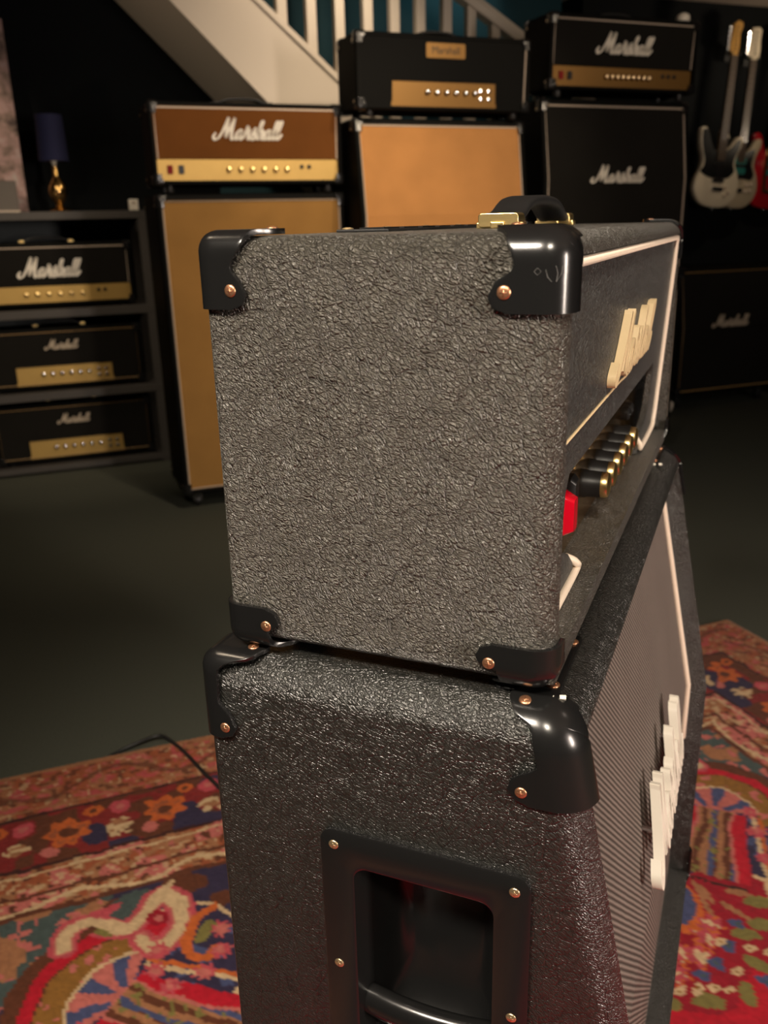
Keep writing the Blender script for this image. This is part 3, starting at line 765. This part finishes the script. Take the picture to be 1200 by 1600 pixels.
# things on top of the rack
lp = empty('table_lamp', room(-.105, -4.22, 1.218), RZ)
tag(lp, 'table lamp with navy cylinder shade and shiny gold base on the rack', 'lamp')
MT['navy_shade'] = plain('navy_fabric_shade', (.006, .008, .045), .85)
MB().lathe([(.055, 0.0), (.058, .006), (.050, .014), (.022, .022), (.016, .035), (.030, .055), (.042, .085), (.040, .115), (.022, .145), (.012, .16), (.012, .205)], (0, 0, 0), (0, 0, 1), 28).build('base', 'gold_mirror', lp, 50)
MB().loft([[(r*math.cos(2*PI*k/32), r*math.sin(2*PI*k/32), z) for k in range(32)] for r, z in ((.068, .225), (.060, .425), (.058, .425), (.066, .225))], False, False).build('lamp_shade', 'navy_shade', lp, 50)
MB().lathe([(.064, .228), (.066, .232)], (0, 0, 0), (0, 0, 1), 6).build('shade_ring', 'gold_dark', lp, 50)
MB().lathe([(.005, .2), (.016, .23), (.028, .27), (.026, .30), (.0, .318)], (0, 0, 0), (0, 0, 1), 14).build('bulb', 'logo_white', lp, 50)
m, Nn, L, b = newmat('mottled_print')
tc = Nn.new('ShaderNodeTexCoord'); nz = Nn.new('ShaderNodeTexNoise'); nz.inputs['Scale'].default_value = 11; nz.inputs['Detail'].default_value = 8; nz.inputs['Roughness'].default_value = .65
L.new(tc.outputs['Object'], nz.inputs['Vector'])
rp = Nn.new('ShaderNodeValToRGB'); cr = rp.color_ramp
cr.elements[0].position = .35; cr.elements[0].color = (.05, .03, .025, 1); cr.elements[1].position = .66; cr.elements[1].color = (.42, .37, .33, 1)
e = cr.elements.new(.46); e.color = (.22, .15, .12, 1); e = cr.elements.new(.55); e.color = (.38, .24, .22, 1)
L.new(nz.outputs['Fac'], rp.inputs[0]); L.new(rp.outputs[0], b.inputs['Base Color']); b.inputs['Roughness'].default_value = .7
MT['mottled'] = m
pc = empty('canvas_picture', room(-.585, -4.32, 1.218), RZ)
tag(pc, 'mottled grey and pink canvas picture standing on the rack, cut by the left edge', 'picture')
pp = MB().loft([[(x, y+(z)*.05, z) for x, z in rrect(-.34, .34, 0, .84, .004, 2)] for y in (0, .022)]).build('canvas', 'mottled', pc, 30)
bxs = rbox('storage_box', -.62, -.285, -4.26, -4.06, 1.2185, 1.352, plain('dark_grey_box', (.10, .085, .07), .6), None, .003)
tag(bxs, 'dark grey box in front of the canvas picture on the rack', 'box')
lid = MB().box(-.623, -.282, 4.057, 4.263, 1.2183, 1.226).build('box_trim', 'piping_dim', bxs, 30)
cb = rbox('small_carton', .198, .240, -4.10, -4.06, 1.2185, 1.268, 'logo_white', None, .002)
tag(cb, 'tiny white carton at the right end of the rack top', 'box')
MB().box(.210, .230, 4.0585, 4.0605, 1.245, 1.257).build('printed_mark', 'logo_grey', cb, 0)

# ------------------------------------------------------------------ guitars on the wall
BODY = [(0,0),(.085,.010),(.145,.060),(.162,.125),(.145,.195),(.118,.245),(.125,.300),(.152,.355),(.150,.395),(.122,.398),(.088,.352),(.045,.318),
        (-.040,.318),(-.075,.350),(-.105,.415),(-.135,.440),(-.158,.420),(-.150,.340),(-.122,.270),(-.128,.215),(-.158,.150),(-.160,.085),(-.105,.020)]
def inset_curve(pts, d):
    n = len(pts); out = []
    for i in range(n):
        t = (pts[(i+1) % n]-pts[i-1]).normalized(); out.append(pts[i] + Vector((-t.y, t.x, 0))*d)
    return out
def make_guitar(loc, tilt, label, bodym, headm, guard, neckm, style):
    g = empty('electric_guitar', loc, RZ); g.rotation_euler = (0, tilt, RZ)
    tag(g, label, 'guitar', 'electric guitars hanging on the wall')
    C = catmull([(x, z, 0) for x, z in BODY], 4, True)
    I = inset_curve(C, .004)
    rings = [[(p.x, y, p.y) for p in c] for c, y in ((I, -.0225), (C, -.019), (C, .019), (I, .0225))]
    bo = MB().loft(rings).build('body', bodym, g, 50)
    if guard:
        if style == 0: gp = [(.035,.318),(.08,.345),(.118,.385),(.138,.375),(.128,.33),(.105,.285),(.100,.240),(.112,.205),(.060,.165),(-.06,.165),(-.135,.195),(-.119,.225),(-.116,.27),(-.143,.34),(-.152,.415),(-.135,.432),(-.105,.408),(-.076,.345),(-.038,.314)]
        else: gp = [(.035,.318),(.075,.335),(.105,.34),(.100,.300),(.092,.25),(.118,.20),(.10,.165),(.04,.17),(-.05,.165),(-.11,.19),(-.105,.26),(-.12,.34),(-.13,.39),(-.10,.39),(-.07,.340),(-.035,.312)]
        c = catmull([(x, z, 0) for x, z in gp], 3, True)
        MB().loft([[(p.x, y, p.y) for p in c] for y in (-.0255, -.022)]).build('pickguard', guard, bo, 30)
    # neck, fingerboard, frets
    nk = MB().loft([[(a*(.029 if z < .4 else .0225), y, z) for a, y in ((-1, -.028), (1, -.028), (.8, -.012), (0, -.006), (-.8, -.012))] for z in (.27, .34, .60, .83)]).build('neck', neckm, g, 40)
    MB().loft([[(a*w, y, z) for a, y in ((-1, -.033), (1, -.033), (1, -.0275), (-1, -.0275))] for z, w in ((.262, .0285), (.825, .0215))]).build('fingerboard', 'fingerboard', nk, 30)
    z = .825
    for i in range(20):
        z = .825 - .648*(1-2**(-(i+1)/12)); 
        if z < .27: break
        w = .0215 + (.825-z)/.563*.007
        MB().box(-w, w, -.0342, -.0328, z-.0012, z+.0012).build('fret', 'chrome', nk, 0)
    if style == 0: hp = [(-.022,.825),(-.034,.845),(-.040,.87),(-.036,.93),(-.030,.985),(.000,1.005),(.030,.995),(.034,.975),(.020,.94),(.024,.87),(.022,.825)]
    else: hp = [(-.022,.825),(-.040,.845),(-.045,.86),(-.038,.90),(-.042,.96),(-.030,.992),(.015,.998),(.036,.985),(.034,.93),(.040,.87),(.038,.845),(.022,.825)]
    MB().loft([[(x, y, z) for x, z in hp] for y in (-.030, -.014)]).build('headstock', headm, nk, 30, .002)
    for i in range(6):
        zz = .855+i*.022
        t = MB().lathe([(.004, 0), (.004, -.012), (.0055, -.013), (.0055, -.018), (.003, -.018)], (-.012, -.029, zz), (0, 1, 0), 8)
        t.lathe([(.003, 0), (.003, -.012), (.009, -.014), (.009, -.026), (.004, -.028)], (-.034, -.022, zz), (1, 0, 0), 8)
        t.build('tuning_peg', 'chrome', nk, 40)
    for i, zz in enumerate((.235, .20, .150) if style == 0 else (.27, .215)):
        pk = MB().loft([[(a, y, zz+b_) for a, b_ in rrect(-.042, .042, -.010 if style == 0 else -.018, .010 if style == 0 else .018, .009, 4)] for y in (-.031, -.024)]).build('pickup', 'pickup' if style else 'plastic', bo, 40)
    MB().box(-.04, .04, -.034, -.022, .092, .116).build('bridge', 'gold_bright' if style == 2 else 'chrome', bo, 30, .002)
    ks = [(.062,.115),(.088,.090),(.062,.070)] if style == 0 else [(.070,.135),(.105,.140),(.066,.098),(.100,.103)]
    for x, z in ks: MB().lathe([(.011, 0), (.010, -.011), (.008, -.013), (0, -.013)], (x, -.022, z), (0, 1, 0), 14).build('control_knob', 'logo_grey' if style == 0 else 'piping_dim', bo, 40)
    if style == 2: MB().loft([[(-.035-.01*math.sin(t_*3), y, .10+.26*t_) for y in (-.036, -.030)] + [(-.060-.01*math.sin(t_*3), y, .10+.26*t_) for y in (-.030, -.036)] for t_ in (0, .25, .5, .75, 1)]).build('gold_trim', 'gold_bright', bo, 40)
    for i in range(6):
        x = (i-2.5)*.0085
        MB().tube([(x*1.2, -.036, .105), (x*.85, -.0355, .83), (-.012, -.036, .855+i*.022)], .0005, 4).build('string', 'chrome', nk, 40)
    for x, z in ((-.155, .425), (0, -.003)):
        MB().lathe([(.003, 0), (.003, .008), (.006, .010), (.005, .014)], (x, 0, z), (-1, 0, .3) if x else (0, 0, -1), 10).build('strap_pin', 'chrome', bo, 40)
    # wall hanger behind the headstock
    h = MB().box(-.02, .02, .03, .05, .80, .88); h.tube([(0, .03, .84), (0, -.012, .835)], .006, 8)
    for s in (-1, 1): h.tube([(0, -.010, .835), (s*.030, -.012, .833), (s*.030, -.045, .833)], .005, 8)
    h.build('wall_hanger', 'plastic_dull', g, 40)
    return g
MT['guitar_white'] = plain('aged_white_lacquer', (.62, .54, .40), .25, coat=.5)
MT['guitar_cream'] = plain('aged_cream_lacquer', (.42, .35, .24), .3, coat=.4)
MT['guitar_red'] = plain('candy_red_lacquer', (.35, .008, .015), .2, coat=.6)
MT['maple'] = plain('amber_maple', (.55, .30, .07), .35, noise=.15, nscale=20)
MT['dark_neck'] = plain('dark_neck_wood', (.14, .09, .04), .4)
MT['fingerboard'] = plain('rosewood', (.055, .035, .02), .5)
MT['pickup'] = plain('teal_pickup_cover', (.02, .16, .14), .2, coat=.4)
make_guitar(room(3.605, -4.03, 1.178), math.radians(3.2), 'white electric guitar with black pickguard and amber maple headstock', 'guitar_white', 'maple', 'plastic', 'dark_neck', 0)
make_guitar(room(3.815, -4.095, 1.172), math.radians(2.5), 'white electric guitar with white headstock and four small knobs', 'guitar_cream', 'guitar_white', 'plastic', 'fingerboard', 1)
make_guitar(room(4.13, -4.16, 1.165), math.radians(3), 'red electric guitar with gold hardware cut by the right edge', 'guitar_red', 'guitar_red', None, 'fingerboard', 2)

# ------------------------------------------------------------------ the patterned rug
RU0, RU1, RN0, RLEN, RT = -.94, 1.475, -1.37, 3.1, .009
def rug_colours(uu, ee):
    """colour of the woven pattern at U, distance from back edge; mirrored about the long axis"""
    rng = np.random.default_rng(4)
    mid = .5*(RU0+RU1); half = .5*(RU1-RU0)
    q = np.abs(uu-mid); e = ee
    h, w_ = q.shape
    c = np.zeros((h, w_, 3))
    lin = dict(red=(.40,.008,.020), crimson=(.26,.008,.018), pink=(.44,.12,.10), rose=(.42,.06,.075), orange=(.46,.10,.022), navy=(.030,.022,.050), blue=(.055,.065,.14),
               cream=(.52,.36,.20), olive=(.17,.14,.04), gold=(.22,.10,.020), teal=(.055,.075,.070), brown=(.10,.030,.014), tan=(.30,.13,.06), dark=(.040,.012,.010), rust=(.28,.075,.03))
    def paint(mask, name, a=1.0): c[mask] = c[mask]*(1-a) + np.array(lin[name])*a
    def nz(scale, seed):
        r = np.random.default_rng(seed); g = r.random((int(3.2*scale)+4, int(3.2*scale)+4))
        X = (uu-RU0)*scale; Y = ee*scale; xi = X.astype(int); yi = Y.astype(int); fx = X-xi; fy = Y-yi
        fx = fx*fx*(3-2*fx); fy = fy*fy*(3-2*fy)
        return (g[yi, xi]*(1-fx)+g[yi, xi+1]*fx)*(1-fy) + (g[yi+1, xi]*(1-fx)+g[yi+1, xi+1]*fx)*fy
    wob = (nz(30, 1)-.5)*.018; wob2 = (nz(30, 2)-.5)*.018
    q = q+wob*.6; e = e+wob2*.6
    bd = np.minimum(e, half-q)                      # distance from the nearest rug edge
    bd = np.minimum(bd, RLEN-e)
    along = np.where(e <= half-q, q, e)
    fine = nz(75, 3); fine2 = nz(110, 9); med = nz(34, 5)
    # ---- field
    paint(np.ones_like(q, bool), 'red')
    ce, cq = 1.55, 0.0
    paint((e < .80) | (q > .62), 'navy'); paint(((e < .80) | (q > .62)) & (med > .63), 'brown')
    paint((e < 1.03 + .02*np.sin(q*30)) & (e >= .80) & (q <= .62), 'crimson')
    # navy spandrel ground on both sides of the palmette
    d1 = (q-.47)**2/.11**2 + (e-.64)**2/.12**2; d2 = (q-.60)**2/.10**2 + (e-.80)**2/.11**2
    paint(((d1 < 1.15) | (d2 < 1.15)), 'cream'); paint(((d1 < 1) | (d2 < 1)), 'navy')
    paint((med > .62) & ((d1 < .95) | (d2 < .95)) & (fine > .5), 'blue')
    # diagonal frame for the corner palmette: s along towards corner, t across
    ax, ae = .562, .685
    s = ((q-ax) - (e-ae))/math.sqrt(2); t = ((q-ax) + (e-ae))/math.sqrt(2)
    rr = np.hypot(s, t); an = np.arctan2(t, s)
    # teal corner ground with pink buds
    crn = (s > .165) & (bd > .44)
    paint(crn, 'teal'); paint(crn & (med > .60), 'tan'); paint(crn & (fine > .74), 'pink')
    paint((rr > .125) & (rr < .185) & (np.abs(an) < 1.5), 'brown')
    paint((rr > .135) & (rr < .158) & (np.abs(an) < 1.45), 'red')
    paint((rr > .085) & (rr < .132) & (np.abs(an) < 1.6), 'gold')
    paint((rr > .085) & (rr < .132) & (np.abs(an) < 1.6) & (fine > .72), 'pink')
    fan = (rr < .088) & (np.abs(an) < 1.2); paint(fan, 'pink'); paint(fan & (np.sin(an*8.2+1.5) > .15) & (rr > .022), 'blue'); paint((rr < .091) & (rr > .085) & (np.abs(an) < 1.2), 'cream')
    wd = .030 + .016*np.clip(-s/.17, 0, 1)**2
    tr = (s < .012) & (s > -.185)
    paint(tr & (np.abs(t) < wd+.030), 'red'); paint(tr & (np.abs(t) < wd+.006), 'pink'); paint(tr & (np.abs(t) < wd), 'tan')
    paint(tr & (np.abs(t) < wd) & (np.sin(t*300/(1+2.2*np.clip(-s, 0, .2))+fine) > .0), 'brown'); paint(tr & (np.abs(t) < wd) & (np.sin(t*150+1.2) > .72), 'blue'); paint(tr & (np.abs(t) < wd) & (fine2 > .78), 'olive')
    # lines framing the navy ground
    for off in (.075, .084):
        paint((np.abs(np.abs(t)-off-.15*np.clip(-s, 0, .3)) < .004) & (s < .02) & (s > -.22), 'orange' if off > .08 else 'cream')
    # motif helpers in (q, e)
    def disc(a, b, r, col): paint((q-a)**2+(e-b)**2 < r*r, col)
    def flower(a, b, r, col, core, n=6, ph=0.0, rim=None):
        d = np.hypot(q-a, e-b); th = np.arctan2(e-b, q-a); R = r*(.80+.2*np.cos(n*th+ph))
        if rim: paint(d < R*1.18, rim)
        paint(d < R, col)
        if n >= 6: paint((d < R*.82) & (fine2 > .66), core)
        paint(d < R*.3, core)
    def leaf(a, b, l, wdt, th, col):
        x = (q-a)*math.cos(th)+(e-b)*math.sin(th); y = -(q-a)*math.sin(th)+(e-b)*math.cos(th)
        paint((np.abs(x) < l) & (np.abs(y) < wdt*np.sqrt(np.clip(1-(x/l)**2, 0, 1))), col)
    def stroke(pts, r, col):
        P = catmull([(a, b, 0) for a, b in pts], 8)
        for p in P[::1]: paint((q-p.x)**2+(e-p.y)**2 < r*r, col)
    # scrolls on the back field
    leaf(.545, .490, .060, .030, .5, 'teal'); leaf(.60, .485, .05, .012, .2, 'rose')
    for rad, col in ((.023, 'rose'), (.016, 'pink'), (.012, 'cream')):
        stroke([(.645, .540), (.635, .505), (.605, .500), (.575, .522), (.545, .535), (.515, .520), (.495, .492), (.470, .485), (.452, .512), (.458, .560), (.485, .592), (.512, .590), (.522, .570)], rad, col)
    leaf(.560, .520, .034, .013, 2.6, 'cream'); leaf(.585, .528, .022, .006, 2.4, 'olive'); leaf(.605, .520, .014, .008, .4, 'brown')
    disc(.490, .530, .019, 'crimson'); disc(.487, .533, .008, 'pink'); leaf(.475, .470, .03, .008, .6, 'cream')
    for a, b in ((.45,.49),(.445,.53),(.455,.565),(.475,.60),(.505,.612)): disc(a-.008, b+.004, .006, 'rose')
    stroke([(.40, .545), (.43, .56), (.455, .60), (.452, .635), (.43, .65), (.412, .635)], .009, 'orange')
    leaf(.425, .595, .026, .013, .8, 'olive')
    for a, b in ((.51,.640),(.49,.685),(.44,.680),(.40,.60),(.405,.645),(.60,.758),(.56,.820),(.63,.71),(.555,.885),(.50,.60)): flower(a, b, .020, 'rose', 'pink', 8)
    # tongue and flowers of the red centre
    leaf(.345, .864, .060, .027, 2.25, 'orange'); leaf(.348, .860, .046, .014, 2.25, 'blue')
    for a, b, L_, th in ((.385,.868,.035,2.0),(.42,.90,.03,1.2),(.31,.84,.03,2.9),(.40,.845,.03,1.6),(.45,.87,.026,.7)): leaf(a, b, L_, .007, th, 'tan')
    for a, b in ((.333,.927),(.273,.937),(.243,.966),(.30,.955),(.36,.905)): flower(a, b, .022, 'rose', 'cream', 6, 0, 'orange')
    for a, b in ((.352,.957),(.315,.975),(.275,.985),(.40,.925),(.225,.955),(.435,.975),(.36,1.03)): flower(a, b, .015, 'blue', 'teal', 3, 1)
    for a, b, th in ((.395,.946,.5),(.44,.94,.2),(.375,1.004,1.0),(.25,1.025,.4),(.315,1.04,2.2),(.20,1.0,1.5),(.46,1.02,.8),(.47,.90,.4)): leaf(a, b, .024, .013, th, 'olive')
    for a, b in ((.228,.990),(.25,1.005),(.295,1.020),(.335,.998),(.385,.975),(.41,.99),(.275,1.01),(.345,.945)): flower(a, b, .011, 'cream', 'gold', 2)
    for i in range(46):
        a, b = rng.uniform(0, .7), rng.uniform(1.08, 2.9); k = i % 5
        if k == 0: flower(a, b, .035, 'rose', 'cream', 6, 0, 'orange')
        elif k == 1: flower(a, b, .022, 'blue', 'teal', 3, 1)
        elif k == 2: leaf(a, b, .03, .014, rng.uniform(0, 3), 'olive')
        elif k == 3: flower(a, b, .016, 'cream', 'tan', 4)
        else: leaf(a, b, .05, .022, rng.uniform(0, 3), 'navy')
    stroke([(.657-.27, .785), (.70-.27, .835), (.735-.27, .872)], .0035, 'dark')
    # ---- borders
    b3 = bd < .445; paint(b3, 'tan')
    g3 = b3 & (bd > .318)
    paint(g3 & (fine > .55), 'rust'); paint(g3 & (med > .60), 'pink'); paint(g3 & (fine2 > .76), 'cream', .7); paint(g3 & (fine2 < .22), 'brown')
    paint(g3 & (bd > .395) & (np.abs(np.sin(along*28)*.012 - (bd-.42)) < .005), 'cream')
    paint(g3 & (bd > .434), 'brown'); paint((np.abs(bd-.392) < .004), 'brown')
    g2 = bd < .318; paint(g2, 'brown')
    paint(g2 & (med > .52), 'crimson', .55); paint(g2 & (nz(16, 12) > .66), 'navy')
    g2i = g2 & (bd > .155)
    for k in range(-1, 40):
        o_ = k*.185
        if o_ > 3.3: break
        dd = np.hypot(along-o_-.07, bd-.235); th = np.arctan2(bd-.235, along-o_-.07)
        R = .045*(.85+.15*np.cos(7*th)); paint(g2i & (dd < R), 'orange'); paint(g2i & (dd < R*.75) & (fine2 > .5), 'rust'); paint(g2i & (dd < .014), 'brown')
        dd = np.hypot(along-o_-.162, bd-.260); paint(g2i & (dd < .034*(.7+.3*np.cos(5*th+dd*60))), 'tan'); paint(g2i & (dd < .028) & (fine2 > .55), 'cream')
        dd = np.hypot(along-o_-.155, bd-.195); paint(g2i & (dd < .022), 'rose'); paint(g2i & (dd < .010), 'pink')
        dd = np.hypot(along-o_-.02, bd-.185); paint(g2i & (dd < .018), 'orange'); paint(g2i & (dd < .008), 'brown')
        dd = np.hypot(along-o_-.105, bd-.285); paint(g2i & (dd < .016), 'pink')
    g1 = bd < .155; paint(g1, 'rust'); paint(g1 & (med > .5), 'tan', .75); paint(g1 & (fine > .68), 'rose', .7); paint(g1 & (fine < .25), 'brown', .8); paint(g1 & (fine2 > .80), 'cream', .6); paint(g1 & (fine2 < .16), 'pink', .7)
    paint(g1 & (np.abs(np.sin(along*21)*.035 - (bd-.075)) < .008), 'brown', .7)
    for x, wd_, nme in ((.155, .0035, 'dark'), (.318, .0040, 'dark'), (.135, .003, 'tan'), (.335, .003, 'cream')): paint(np.abs(bd-x) < wd_, nme)
    paint(bd < .014, 'tan')
    c *= (.72 + .32*nz(190, 21))[..., None]
    return c
NU, NE = 520, 640
us = np.linspace(RU0, RU1, NU+1); es = np.linspace(0, 1, NE+1)**1.25*RLEN
UU, EE = np.meshgrid(us, es)
colr = rug_colours(UU, EE)
rngz = np.random.default_rng(1)
ZZ = RT + rngz.random(UU.shape)*.0016
NN = RN0+EE
wave = .006*np.sin(UU*5+1)*np.exp(-EE*14)
XX = UU*UX + (NN+wave)*UY; YY = UU*UY - (NN+wave)*UX
V = np.stack([XX, YY, ZZ], -1).reshape(-1, 3)
idx = np.arange((NU+1)*(NE+1)).reshape(NE+1, NU+1)
F_ = np.stack([idx[:-1, :-1], idx[1:, :-1], idx[1:, 1:], idx[:-1, 1:]], -1).reshape(-1, 4)
# turned-down selvedge all round
ring = np.concatenate([idx[0, :], idx[1:, -1], idx[-1, -2::-1], idx[-2:0:-1, 0]])
V2 = V[ring].copy(); V2[:, 2] = .0005
nb = len(V); k = len(ring)
F2 = np.stack([ring, np.roll(ring, -1), nb+np.roll(np.arange(k), -1), nb+np.arange(k)], -1)
V = np.concatenate([V, V2]); F_ = np.concatenate([F_, F2])
me = bpy.data.meshes.new('rug'); me.vertices.add(len(V)); me.vertices.foreach_set('co', V.ravel())
me.loops.add(F_.size); me.loops.foreach_set('vertex_index', F_.ravel().astype(np.int32))
me.polygons.add(len(F_)); me.polygons.foreach_set('loop_start', np.arange(0, F_.size, 4, dtype=np.int32)); me.polygons.foreach_set('loop_total', np.full(len(F_), 4, dtype=np.int32))
me.update(calc_edges=True)
att = me.color_attributes.new('weave', 'FLOAT_COLOR', 'POINT')
cc = np.ones((len(V), 4), np.float32); cc[:nb, :3] = colr.reshape(-1, 3); cc[nb:, :3] = (.3, .16, .09)
att.data.foreach_set('color', cc.ravel())
m, Nn, L, b = newmat('knotted_wool')
an = Nn.new('ShaderNodeAttribute'); an.attribute_name = 'weave'
L.new(an.outputs['Color'], b.inputs['Base Color']); b.inputs['Roughness'].default_value = .9; b.inputs['Specular IOR Level'].default_value = .15
b.inputs['Sheen Weight'].default_value = .1
MT['wool'] = m
ru = link('persian_rug', me, 'wool', None, 0)
me.polygons.foreach_set('use_smooth', [True]*len(me.polygons))
tag(ru, 'red and navy floral oriental rug lying under the foreground cabinet', 'rug')

# cable on the floor by the rug
cpts = [room(U, RN0+e, z) for U, e, z in ((-.34, .030, .0044), (-.29, .016, .0044), (-.262, -.006, .0046), (-.235, -.020, .006), (-.195, -.026, .013), (-.145, -.030, .016), (-.118, .02, .0165), (-.095, .09, .0165), (-.07, .18, .0165), (-.02, .32, .0165), (.06, .42, .0165))]
cbl = MB().tube(catmull(cpts, 8), .0042, 8).build('power_cable', 'plastic_dull', None, 60)
tag(cbl, 'black cable trailing off the rug edge behind the foreground cabinet', 'cable')
